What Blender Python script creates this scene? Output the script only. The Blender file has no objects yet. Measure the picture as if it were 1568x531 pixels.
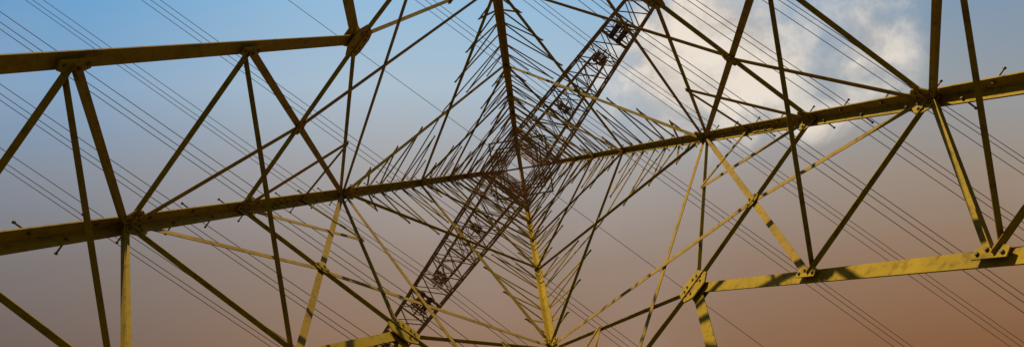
import bpy, math, random
from mathutils import Vector
random.seed(4)
scene=bpy.context.scene
scene.view_settings.view_transform='Standard'
scene.view_settings.look='None'
scene.view_settings.exposure=0
F=1100.0; W=1568.0
CAMZ=1.95
MS=.68      # section scale
def lin(c):
    r=[]
    for v in c:
        v/=255.0
        r.append(v/12.92 if v<=.04045 else ((v+.055)/1.055)**2.4)
    return (r[0],r[1],r[2],1)

# ------------------------------------------------------------ materials
def steel(name,c1,c2,c3,rough=.55,spec=.15):
    m=bpy.data.materials.new(name); m.use_nodes=True
    nt=m.node_tree; N=nt.nodes; Lk=nt.links
    b=N['Principled BSDF']
    tc=N.new('ShaderNodeTexCoord')
    n1=N.new('ShaderNodeTexNoise'); n1.inputs['Scale'].default_value=1.7; n1.inputs['Detail'].default_value=8; n1.inputs['Roughness'].default_value=.65
    n2=N.new('ShaderNodeTexNoise'); n2.inputs['Scale'].default_value=11; n2.inputs['Detail'].default_value=8; n2.inputs['Roughness'].default_value=.7
    Lk.new(tc.outputs['Object'],n1.inputs['Vector']); Lk.new(tc.outputs['Object'],n2.inputs['Vector'])
    r1=N.new('ShaderNodeValToRGB'); r1.color_ramp.elements[0].position=.35; r1.color_ramp.elements[1].position=.65
    r1.color_ramp.elements[0].color=(*c1,1); r1.color_ramp.elements[1].color=(*c2,1)
    r2=N.new('ShaderNodeValToRGB'); r2.color_ramp.elements[0].position=.50; r2.color_ramp.elements[1].position=.68
    mx=N.new('ShaderNodeMix'); mx.data_type='RGBA'
    Lk.new(n1.outputs['Fac'],r1.inputs['Fac']); Lk.new(n2.outputs['Fac'],r2.inputs['Fac'])
    Lk.new(r2.outputs['Color'],mx.inputs[0]); Lk.new(r1.outputs['Color'],mx.inputs[6]); mx.inputs[7].default_value=(*c3,1)
    Lk.new(mx.outputs[2],b.inputs['Base Color'])
    b.inputs['Roughness'].default_value=rough
    b.inputs['Specular IOR Level'].default_value=spec
    bp=N.new('ShaderNodeBump'); bp.inputs['Strength'].default_value=.15; bp.inputs['Distance'].default_value=.01
    Lk.new(n2.outputs['Fac'],bp.inputs['Height']); Lk.new(bp.outputs['Normal'],b.inputs['Normal'])
    return m
M_paint=steel('olive_painted_steel',(.30,.195,.010),(.40,.255,.012),(.17,.105,.012),.75,.10)
M_thin=steel('weathered_bracing_paint',(.28,.175,.018),(.37,.225,.024),(.15,.085,.016),.75,.10)
M_upper=steel('upper_steel_oxide',(.30,.16,.075),(.38,.22,.09),(.18,.09,.05),.7)
M_wire=steel('aged_conductor',(.17,.12,.09),(.22,.16,.12),(.12,.085,.065),.6)
M_bolt=steel('bolt_steel',(.14,.09,.025),(.18,.12,.035),(.09,.055,.02),.5)
M_ins=steel('glazed_insulator',(.09,.04,.025),(.12,.05,.03),(.07,.03,.02),.4)
M_conc=steel('concrete',(.28,.27,.25),(.36,.35,.32),(.2,.19,.17),.9)

# ------------------------------------------------------------ mesh accumulation
class Acc:
    def __init__(s): s.v=[]; s.f=[]
    def prism(s,prof,p1,p2,A,B):
        n=len(prof); k=len(s.v)
        for p in (p1,p2):
            for (x,y) in prof: s.v.append(p+A*x+B*y)
        for i in range(n):
            j=(i+1)%n; s.f.append((k+i,k+j,k+n+j,k+n+i))
        s.f.append(tuple(range(k+n-1,k-1,-1))); s.f.append(tuple(range(k+n,k+2*n)))
    def L(s,p1,p2,w,t,A,B,w2=None):
        w2=w2 or w
        d=(p2-p1).normalized()
        A=(A-d*A.dot(d)).normalized(); B=(B-d*B.dot(d)-A*B.dot(A)).normalized()
        s.prism([(0,0),(w,0),(w,t),(t,t),(t,w2),(0,w2)],p1,p2,A,B)
    def cyl(s,p1,p2,r,n=8):
        d=(p2-p1).normalized(); A=d.orthogonal().normalized(); B=d.cross(A)
        s.prism([(r*math.cos(6.28318*i/n),r*math.sin(6.28318*i/n)) for i in range(n)],p1,p2,A,B)
    def lathe(s,p,d,prof,n=14):
        A=d.orthogonal().normalized(); B=d.cross(A); k=len(s.v); m=len(prof)
        for (z,r) in prof:
            for i in range(n):
                a=6.28318*i/n; s.v.append(p+d*z+A*(r*math.cos(a))+B*(r*math.sin(a)))
        for q in range(m-1):
            for i in range(n):
                j=(i+1)%n; s.f.append((k+q*n+i,k+q*n+j,k+(q+1)*n+j,k+(q+1)*n+i))
    def obj(s,name,mat,parent=None):
        me=bpy.data.meshes.new(name); me.from_pydata([tuple(v) for v in s.v],[],s.f); me.update()
        import bmesh
        bm=bmesh.new(); bm.from_mesh(me); bmesh.ops.recalc_face_normals(bm,faces=bm.faces); bm.to_mesh(me); bm.free()
        o=bpy.data.objects.new(name,me); me.materials.append(mat); scene.collection.objects.link(o)
        if parent: o.parent=parent
        return o
legs=Acc(); diag=Acc(); red=Acc(); hip=Acc(); plates=Acc(); bolts=Acc(); steps=Acc(); body=Acc(); arms=Acc(); ins=Acc(); piers=Acc(); bleg=Acc()

AX=Vector((.10,-.073,0))
U=Vector((.988,-.155,0)).normalized(); D=Vector((.155,.988,0)).normalized()
E=[-U,-D,U,D]     # left, top, right, bottom in plan
R0=4.54; K=.12; HB=25.0; RB=R0-K*HB; K2=.03
def r(h): return R0-K*h if h<=HB else RB-K2*(h-HB)
def P3(v,h): return Vector((AX.x+v.x,AX.y+v.y,h+CAMZ))
def leg(i,h): return P3(E[i%4]*r(h),h)
hF=-1.72; h4=2.95; h3=4.72; h2=6.56; h1=8.62; h0=12.05; hu=17.1
# ---- legs
for i in range(4):
    e=E[i]; A=(E[(i+1)%4]-e).normalized(); B=(E[(i+3)%4]-e).normalized()
    legs.L(leg(i,hF-.2),leg(i,h1+1.2),.125,.015,A,B)
    legs.L(leg(i,h1+1.2),leg(i,hu),.125,.013,A,B)
    legs.L(leg(i,hu),leg(i,HB),.125,.012,A,B)
    bleg.L(leg(i,HB),leg(i,45),.09,.009,A,B)
    for hs in (h1+1.2,hu,h3-1.0):
        for S in (A,B):
            nn=(S.cross(Vector((0,0,1)))).normalized()
            if nn.dot(e)>0: nn=-nn
            p=leg(i,hs-.3)+S*.024+nn*.018; q=leg(i,hs+.3)+S*.024+nn*.018
            plates.prism([(0,.0),(.075,.0),(.075,.012),(0,.012)],p,q,S,nn)
            for z in range(6):
                c=p.lerp(q,(z+.5)/6)+S*(.02 if z%2 else .055)
                bolts.cyl(c-nn*.035,c+nn*.026,.012,6)
    if i in (0,2):
        h=hF+1.0; k=0
        while h<24:
            S=A if k%2 else B
            O=-(B if k%2 else A)
            O=(O-S*O.dot(S)).normalized()
            p=leg(i,h)+S*.085
            steps.cyl(p-O*.02,p+O*.115,.008,7); steps.cyl(p+O*.11,p+O*.125,.014,8); steps.cyl(p+O*.0,p+O*.014,.015,6); steps.cyl(p-O*.04,p-O*.018,.015,6)
            h+=.36; k+=1
    f=leg(i,hF); f.z=0
    piers.lathe(Vector((f.x,f.y,-.3)),Vector((0,0,1)),[(0,.0),(0,.55),(.42,.5),(.6,.38),(.62,.0)],20)

# ---- faces
def lerp(a,b,t): return a+(b-a)*t
def member(acc,p,q,w,n,off=0.0,fl=-1,w2=None):
    # fl=-1: outstanding flange points into the tower at the lower edge; +1: outwards at the upper edge
    w*=MS if fl<0 else 1
    w2=w2 or (w*.8 if fl<0 else w*.5)
    t=max(.006,w*.09); d=(q-p).normalized(); s=n.cross(d).normalized()
    if s.z*fl>0: s=-s
    o=n*off-s*(w*.5)
    acc.L(p+o,q+o,w,t,s,n*fl,w2)
def plate(c,n,d,pts,t=.014,off=.0,nb=()):
    s=n.cross(d).normalized(); c=c+n*off; k=.8
    pts=[(x*k,y*k) for x,y in pts]
    plates.prism(pts,c-n*t*.5,c+n*t*.5,d,s)
    for (x,y) in nb:
        p=c+d*x*k+s*y*k
        bolts.cyl(p-n*(t*.5+.016),p+n*(t*.5+.014),.015,6)
for i in range(4):
    j=(i+1)%4
    e1,e2=E[i],E[j]
    nn=(e1+e2).normalized(); nz=Vector((nn.x,nn.y,K/math.sqrt(2))).normalized()
    G=P3((e1+e2)*(r(h1)/2+.03),h1)
    for side,(a,ea,eb) in enumerate(((i,e1,e2),(j,e2,e1))):
        Fp=leg(a,hF)
        zt=lambda h:(h1-h)/(h1-hF)
        Pm={h:lerp(G,Fp,zt(h)) for h in (h2,h3,h4)}
        N={h:leg(a,h) for h in (hF,h4,h3,h2,h1,h0)}
        other=leg(j if side==0 else i,h0)
        Xn=lerp(N[h1],G,.5)
        member(diag,G,Fp,.14,nz,.0,1,.055)
        member(diag,G,N[h1],.10,nz,-.015)
        member(diag,G,N[h0],.105,nz,.03)
        member(red,Xn,other,.08,nz,-.02 if side else -.045,1)
        member(red,Xn,N[h0],.08,nz,-.03,1)
        member(red,Pm[h2],Xn,.08,nz,-.03,1)
        member(red,N[h2],Xn,.07,nz,-.04,1,.03)
        member(diag,Pm[h2],N[h2],.095,nz,-.02)
        member(diag,Pm[h3],N[h2],.11,nz,-.035)
        member(diag,Pm[h3],N[h3],.10,nz,-.02)
        member(red,Pm[h4],N[h3],.09,nz,-.035)
        member(red,Pm[h4],N[h4],.08,nz,-.02)
        Q=lerp(N[h0],G,.42)
        member(red,Q,N[h1],.075,nz,-.03,1)
        member(red,Q,leg(a,10.35),.06,nz,-.04,1)
        for (p,c,s) in ((N[h2],.17,1),(N[h1],.16,1),(N[h0],.14,1),(N[h3],.16,1)):
            dd=(eb-ea).normalized()
            plate(p+dd*.10,nz,dd,[(-.10,-c),(.06,-c),(.13,-c*.4),(.13,c*.4),(.06,c),(-.10,c)],.012,-.045,[(-.08,-.09),(-.08,.09),(0,-.1),(0,.1),(.07,-.04),(.07,.04)])
        dd=(N[h1]-G).normalized()
        plate(Xn,nz,dd,[(-.13,-.06),(-.05,-.11),(.05,-.11),(.13,-.06),(.13,.06),(.05,.11),(-.05,.11),(-.13,.06)],.01,-.056,[(-.09,0),(.09,0),(0,-.07),(0,.07)])
        for h in (h2,h3):
            dd=(Fp-G).normalized()
            plate(Pm[h],nz,dd,[(-.17,-.05),(-.1,-.08),(.1,-.08),(.17,-.05),(.17,.05),(-.17,.05)],.01,-.045,[(-.12,0),(-.04,-.04),(.04,-.04),(.12,0)])
    dd=(e2-e1).normalized()
    plate(G,nz,dd,[(-.28,-.14),(-.14,-.30),(.14,-.30),(.28,-.14),(.24,.17),(.12,.24),(-.12,.24),(-.24,.17)],.016,-.05,
          [(-.18,-.05),(-.1,-.05),(.1,-.05),(.18,-.05),(-.12,-.15),(.12,-.15),(-.07,.1),(.07,.1),(-.15,.07),(.15,.07)])
    plate(G,nz,dd,[(-.2,-.1),(-.1,-.22),(.1,-.22),(.2,-.1),(.17,.11),(-.17,.11)],.014,.085)
    lv=[h0,hu,20.2,22.7,HB]
    for q in range(len(lv)-1):
        a,b=lv[q],lv[q+1]
        w=(.10,.09,.085,.08)[q]
        p1,p2,p3,p4=leg(i,a),leg(j,b),leg(j,a),leg(i,b)
        member(diag if q==0 else red,p1,p2,w,nz,.0); member(diag if q==0 else red,p3,p4,w,nz,-.03)
        ra,rb=r(a),r(b); tc=ra/(ra+rb)
        C=lerp(p1,p2,tc)
        plate(C,nz,dd,[(-.1,-.06),(.1,-.06),(.1,.06),(-.1,.06)],.01,-.05)
        for (lo,hi,ei) in ((p1,p4,i),(p3,p2,j)):
            nsub=(4,3,3,2)[q]
            for s in range(1,nsub):
                m=lerp(lo,C,s/nsub); hh=a+(m.z-lo.z)
                member(red,m,leg(ei,hh),.055,nz,.03,1)
                hn=a+(b-a)*tc*(s+1)/nsub
                member(red,m,leg(ei,min(hn,b)),.055,nz,.04,1)
            for s in range(1,3 if q<2 else 2):
                m=lerp(hi,C,s/(3 if q<2 else 2)); hh=m.z-CAMZ
                member(red,m,leg(ei,hh),.05,nz,.03,1)
                member(red,lerp(hi,C,min(1,(s+1)/(3 if q<2 else 2))),leg(ei,hh),.05,nz,.04,1)
    nb=(e1+e2).normalized()
    bl=[HB,26.5,28,30.2,32,34,36,38.6,41.6,45]
    for q in range(len(bl)-1):
        a,b=bl[q],bl[q+1]
        member(body,leg(i,a),leg(j,b),.085,nb,0); member(body,leg(j,a),leg(i,b),.085,nb,-.025)
        if q%2==0: member(body,leg(i,a),leg(j,a),.07,nb,-.04)
# hip bracing joining adjacent faces behind each leg
for i in range(4):
    j=(i+1)%4;k=(i+3)%4
    e=E[i]
    for h,w,o_ in ((h2,.05,.06),(h3,.048,.08),(h4,.06,.06)):
        t=(h1-h)/(h1-hF)
        def pp(o):
            G=P3((e+E[o])*(r(h1)/2+.03),h1); return lerp(G,leg(i,hF),t)
        p,q=pp(j),pp(k)
        hip.L(p+e*o_,q+e*o_,w,.007,Vector((0,0,1)),-e,w*.9)
for h in (21.2,22.7,HB,28,30.2,33,36,38.6):
    for i in range(4):
        member(body,leg(i,h),leg(i+1,h),.06,(E[i]+E[(i+1)%4]).normalized(),-.06)
        if h in (22.7,25,28,33):
            a=lerp(leg(i,h),leg(i+1,h),.5); b=lerp(leg(i+1,h),leg(i+2,h),.5)
            body.L(a,b,.045,.005,Vector((0,0,1)),-E[(i+1)%4])
    if h>HB-3:
        body.L(leg(0,h+.05),leg(2,h+.05),.05,.005,Vector((0,0,1)),D)
        body.L(leg(1,h+.12),leg(3,h+.12),.05,.005,Vector((0,0,1)),U)
for i in range(4):
    bleg.L(leg(i,45),P3(E[i]*.08,48.5),.06,.01,(E[(i+1)%4]-E[i]).normalized(),(E[(i+3)%4]-E[i]).normalized())

# ---- cross arms
AD=(U-D).normalized(); LD=(U+D).normalized()
hooks=[]
def arm(sgn,h,Lm,dz,tipw,nseg,hang):
    ad=AD*sgn
    hw=r(h)/math.sqrt(2); st=hw
    tw=tipw/2
    def bot(s,x): return P3(ad*lerp(st,Lm,x)+LD*s*lerp(hw,tw,x),h+.35*x)
    def top(s,x): return P3(ad*lerp(st,Lm,x)+LD*s*lerp(hw*.95,tw*.9,x),h+lerp(dz,.75,x))
    Z=Vector((0,0,1))
    for s in (-1,1):
        arms.L(bot(s,0),bot(s,1),.085,.010,-LD*s,Z)
        arms.L(top(s,0),top(s,1),.075,.009,-LD*s,-Z)
    for k in range(nseg+1):
        x=k/nseg
        arms.L(bot(-1,x)+Z*.02,bot(1,x)+Z*.02,.05,.006,ad,Z)
        if k%2==0: arms.L(top(-1,x),top(1,x),.04,.006,ad,-Z)
        for s in (-1,1):
            arms.L(bot(s,x),top(s,x),.045,.006,-ad,-LD*s)
            if k<nseg:
                y=(k+1)/nseg
                a,b=(bot(s,x),top(s,y)) if k%2 else (top(s,x),bot(s,y))
                arms.L(a,b,.045,.006,Z,-LD*s)
        if k<nseg:
            y=(k+1)/nseg
            arms.L(bot(-1,x)+Z*.04,bot(1,y)+Z*.04,.04,.006,ad,Z)
            arms.L(bot(1,x)+Z*.06,bot(-1,y)+Z*.06,.04,.006,ad,Z)
            if k%2: arms.L(top(-1,x)-Z*.03,top(1,y)-Z*.03,.035,.006,ad,Z)
            else: arms.L(top(1,x)-Z*.05,top(-1,y)-Z*.05,.035,.006,ad,Z)
    for xm in hang:
        x=(xm-st)/(Lm-st); drop=2.6
        base=P3(ad*xm,h+.35*x)
        arms.L(base+LD*(-lerp(hw,tw,x)),base+LD*lerp(hw,tw,x),.1,.012,ad,Vector((0,0,1)))
        for s in (-.28,.28):
            top0=base+LD*s*.6; bt=base-Vector((0,0,drop))+LD*s*.6
            d=(bt-top0).normalized(); Lh=(bt-top0).length
            ins.cyl(top0,bt,.02,6)
            pr=[]; z=.25
            while z<Lh-.3:
                pr+=[(z,.025),(z+.02,.105),(z+.05,.11),(z+.06,.04),(z+.13,.025)]; z+=.15
            ins.lathe(top0,d,pr,12)
        b=base-Vector((0,0,drop))
        arms.prism([(-.3,-.04),(.3,-.04),(.3,.04),(-.3,.04)],b,b+Vector((0,0,.02)),LD,ad)
        arms.prism([(-.28,-.03),(.28,-.03),(.28,.03),(-.28,.03)],b-Vector((0,0,.12)),b-Vector((0,0,.1)),ad,LD)
        arms.cyl(b-Vector((0,0,.12)),b+Vector((0,0,.05)),.03,6)
        ringc=b+Vector((0,0,.35))
        for q in range(20):
            a0=6.2832*q/20;a1=6.2832*(q+1)/20
            arms.cyl(ringc+LD*.34*math.cos(a0)+ad*.28*math.sin(a0),ringc+LD*.34*math.cos(a1)+ad*.28*math.sin(a1),.016,6)
        hooks.append((ad*xm,h+.35*x-drop-.12))
for s in (1,-1):
    arm(s,28.0,10.2,1.9,.95,12,(6.2,8.2,10.0))
    arm(s,36.0,6.9,1.6,.8,8,(3.6,6.6))

root=bpy.data.objects.new('electricity_pylon',None); scene.collection.objects.link(root)
legs.obj('corner_legs',M_paint,root); diag.obj('main_bracing',M_paint,root); red.obj('secondary_bracing',M_thin,root)
hip.obj('hip_bracing',M_thin,root); plates.obj('gusset_plates',M_paint,root); bolts.obj('bolts',M_bolt,root); steps.obj('step_bolts',M_bolt,root)
body.obj('upper_body_lattice',M_upper,root); bleg.obj('upper_legs',M_upper,root); arms.obj('cross_arms',M_upper,root); ins.obj('insulator_strings',M_ins,root)
piers.obj('concrete_footings',M_conc,root)

# ---- conductors
def wire_obj(lines,rad):
    cu=bpy.data.curves.new('overhead_power_line','CURVE'); cu.dimensions='3D'; cu.bevel_depth=rad; cu.bevel_resolution=1
    for (off,h,sag) in lines:
        for dr in (-1,1):
            sp=cu.splines.new('POLY'); n=60; sp.points.add(n)
            for q in range(n+1):
                x=300*(q/n)**1.5
                z=h-sag*4*(x/300)*(1-x/300)
                p=P3(off+LD*(dr*x),z); sp.points[q].co=(p.x,p.y,p.z,1)
    o=bpy.data.objects.new('overhead_power_line',cu); scene.collection.objects.link(o); cu.materials.append(M_wire)
for (off,h) in hooks:
    ad=off.normalized(); ln=[]
    for k,o in enumerate((-.24,0,.24)):
        ln.append((off+ad*o,h+(.0 if k!=1 else -.2),8+random.uniform(-.6,.6)))
    wire_obj(ln,.0125)
wire_obj([(Vector((0,0,0)),48.4,7)],.017)

# ---- ground
g=Acc(); S=3000; n=40
for a in range(n+1):
    for b in range(n+1):
        x=(a/n*2-1); y=(b/n*2-1); x=x*abs(x)*S; y=y*abs(y)*S
        g.v.append(Vector((x,y,0 if abs(x)+abs(y)<60 else random.uniform(-.4,.2))))
for a in range(n):
    for b in range(n):
        k=a*(n+1)+b; g.f.append((k,k+n+1,k+n+2,k+1))
M_g=bpy.data.materials.new('grass_field'); M_g.use_nodes=True
nt=M_g.node_tree; b=nt.nodes['Principled BSDF']; b.inputs['Roughness'].default_value=.95
tx=nt.nodes.new('ShaderNodeTexNoise'); tx.inputs['Scale'].default_value=.6; tx.inputs['Detail'].default_value=12; tx.inputs['Roughness'].default_value=.75
tc=nt.nodes.new('ShaderNodeTexCoord'); nt.links.new(tc.outputs['Object'],tx.inputs['Vector'])
rp=nt.nodes.new('ShaderNodeValToRGB'); rp.color_ramp.elements[0].position=.35; rp.color_ramp.elements[1].position=.68
rp.color_ramp.elements[0].color=(.03,.045,.02,1); rp.color_ramp.elements[1].color=(.06,.058,.04,1)
nt.links.new(tx.outputs['Fac'],rp.inputs['Fac']); nt.links.new(rp.outputs['Color'],b.inputs['Base Color'])
g.obj('ground',M_g)

# ------------------------------------------------------------ sky
w=bpy.data.worlds.new('World'); scene.world=w; w.use_nodes=True
nt=w.node_tree; N=nt.nodes; LK=nt.links; N.clear()
out=N.new('ShaderNodeOutputWorld'); bg=N.new('ShaderNodeBackground'); LK.new(bg.outputs[0],out.inputs[0])
sun_to=Vector((-.33,-.80,.56)).normalized()
sky=N.new('ShaderNodeTexSky'); sky.sky_type='NISHITA'; sky.sun_disc=False
sky.sun_elevation=math.asin(sun_to.z); sky.sun_rotation=math.atan2(sun_to.x,sun_to.y)
sky.dust_density=3
def m(op,a,b=None,c=None,clamp=False):
    x=N.new('ShaderNodeMath'); x.operation=op; x.use_clamp=clamp
    for k,v in enumerate((a,b,c)):
        if v is None: continue
        if isinstance(v,(int,float)): x.inputs[k].default_value=v
        else: LK.new(v,x.inputs[k])
    return x.outputs[0]
tc=N.new('ShaderNodeTexCoord'); sep=N.new('ShaderNodeSeparateXYZ'); LK.new(tc.outputs['Generated'],sep.inputs[0])
dz=m('MAXIMUM',sep.outputs[2],.15)
px=m('DIVIDE',sep.outputs[0],dz); py=m('DIVIDE',sep.outputs[1],dz)
def ramp(fac,st):
    x=N.new('ShaderNodeValToRGB'); cr=x.color_ramp
    while len(cr.elements)<len(st): cr.elements.new(.5)
    for e,(p,c) in zip(cr.elements,st): e.position=p; e.color=lin(c)
    LK.new(fac,x.inputs[0]); return x.outputs[0]
fy=m('ADD',m('MULTIPLY',py,2.05),.49,clamp=True)
rl=ramp(fy,[(0,(98,158,206)),(.25,(126,162,196)),(.5,(134,142,155)),(.75,(126,118,114)),(1,(116,99,90))])
rm=ramp(fy,[(0,(150,190,220)),(.25,(174,193,208)),(.5,(166,162,160)),(.75,(152,132,118)),(1,(148,115,88))])
rr=ramp(fy,[(0,(130,152,174)),(.25,(152,156,158)),(.5,(156,138,122)),(.75,(148,115,86)),(1,(136,92,56))])
def mix(f,a,b):
    x=N.new('ShaderNodeMix'); x.data_type='RGBA'
    if isinstance(f,float): x.inputs[0].default_value=f
    else: LK.new(f,x.inputs[0])
    for k,v in ((6,a),(7,b)):
        if isinstance(v,tuple): x.inputs[k].default_value=v
        else: LK.new(v,x.inputs[k])
    return x.outputs[2]
def sstep(v,a,b):
    x=N.new('ShaderNodeMapRange'); x.interpolation_type='SMOOTHSTEP'; x.inputs[1].default_value=a; x.inputs[2].default_value=b; LK.new(v,x.inputs[0]); return x.outputs[0]
c=mix(sstep(px,-.75,-.15),rl,rm); c=mix(sstep(px,0.0,.7),c,rr)
ns=N.new('ShaderNodeMix'); ns.data_type='RGBA'; ns.blend_type='MULTIPLY'; ns.inputs[0].default_value=1; LK.new(sky.outputs[0],ns.inputs[6]); ns.inputs[7].default_value=(.1,.1,.1,1)
c=mix(.95,ns.outputs[2],c)
cmb=N.new('ShaderNodeCombineXYZ'); LK.new(px,cmb.inputs[0]); LK.new(py,cmb.inputs[1]); cmb.inputs[2].default_value=.37
nz=N.new('ShaderNodeTexNoise'); nz.inputs['Scale'].default_value=9; nz.inputs['Detail'].default_value=14; nz.inputs['Roughness'].default_value=.6; nz.inputs['Distortion'].default_value=.3; LK.new(cmb.outputs[0],nz.inputs['Vector'])
nz2=N.new('ShaderNodeTexNoise'); nz2.inputs['Scale'].default_value=2.2; nz2.inputs['Detail'].default_value=6; LK.new(cmb.outputs[0],nz2.inputs['Vector'])
def blob(cx,cy,rx,ry):
    a=m('DIVIDE',m('SUBTRACT',px,cx),rx); b2=m('DIVIDE',m('SUBTRACT',py,cy),ry)
    return m('SUBTRACT',1,m('SQRT',m('ADD',m('MULTIPLY',a,a),m('MULTIPLY',b2,b2))),clamp=True)
bl=m('MAXIMUM',m('MAXIMUM',blob(.26,-.16,.20,.17),m('MULTIPLY',blob(.49,-.18,.10,.15),.55)),m('MULTIPLY',blob(.38,-.07,.16,.05),.5))
den=m('ADD',m('MULTIPLY',bl,.8),nz.outputs['Fac'])
cl=m('MULTIPLY',m('MULTIPLY',sstep(den,.58,1.02),.97),sstep(bl,.0,.2))
cc=mix(sstep(nz.outputs['Fac'],.36,.60),(.52,.47,.43,1),(.86,.77,.66,1))
c=mix(cl,c,cc)
thin=m('MULTIPLY',sstep(nz2.outputs['Fac'],.45,.75),.2)
c=mix(thin,c,lin((190,180,174)))
# sky colour darkened towards the horizon to cut side light on the steel
fall=m('ADD',m('MULTIPLY',sstep(sep.outputs[2],.4,.84),.86),.14)
dm=N.new('ShaderNodeVectorMath'); dm.operation='SCALE'; LK.new(c,dm.inputs[0]); LK.new(fall,dm.inputs['Scale'])
LK.new(dm.outputs[0],bg.inputs[0]); bg.inputs[1].default_value=1.0

sd=bpy.data.lights.new('sun','SUN'); sd.energy=5; sd.angle=math.radians(.6); sd.color=(1,.84,.56)
so=bpy.data.objects.new('sun',sd); scene.collection.objects.link(so); so.rotation_euler=sun_to.to_track_quat('Z','Y').to_euler(); so.location=(0,0,60)

cd=bpy.data.cameras.new('camera'); cam=bpy.data.objects.new('camera',cd); scene.collection.objects.link(cam)
cam.location=(0,0,CAMZ); cam.rotation_euler=(math.pi,0,0)
cd.sensor_width=36; cd.lens=36*F/W; cd.clip_end=8000; cd.clip_start=.05
cd.shift_x=-9/W; cd.shift_y=-5.5/W
scene.camera=cam
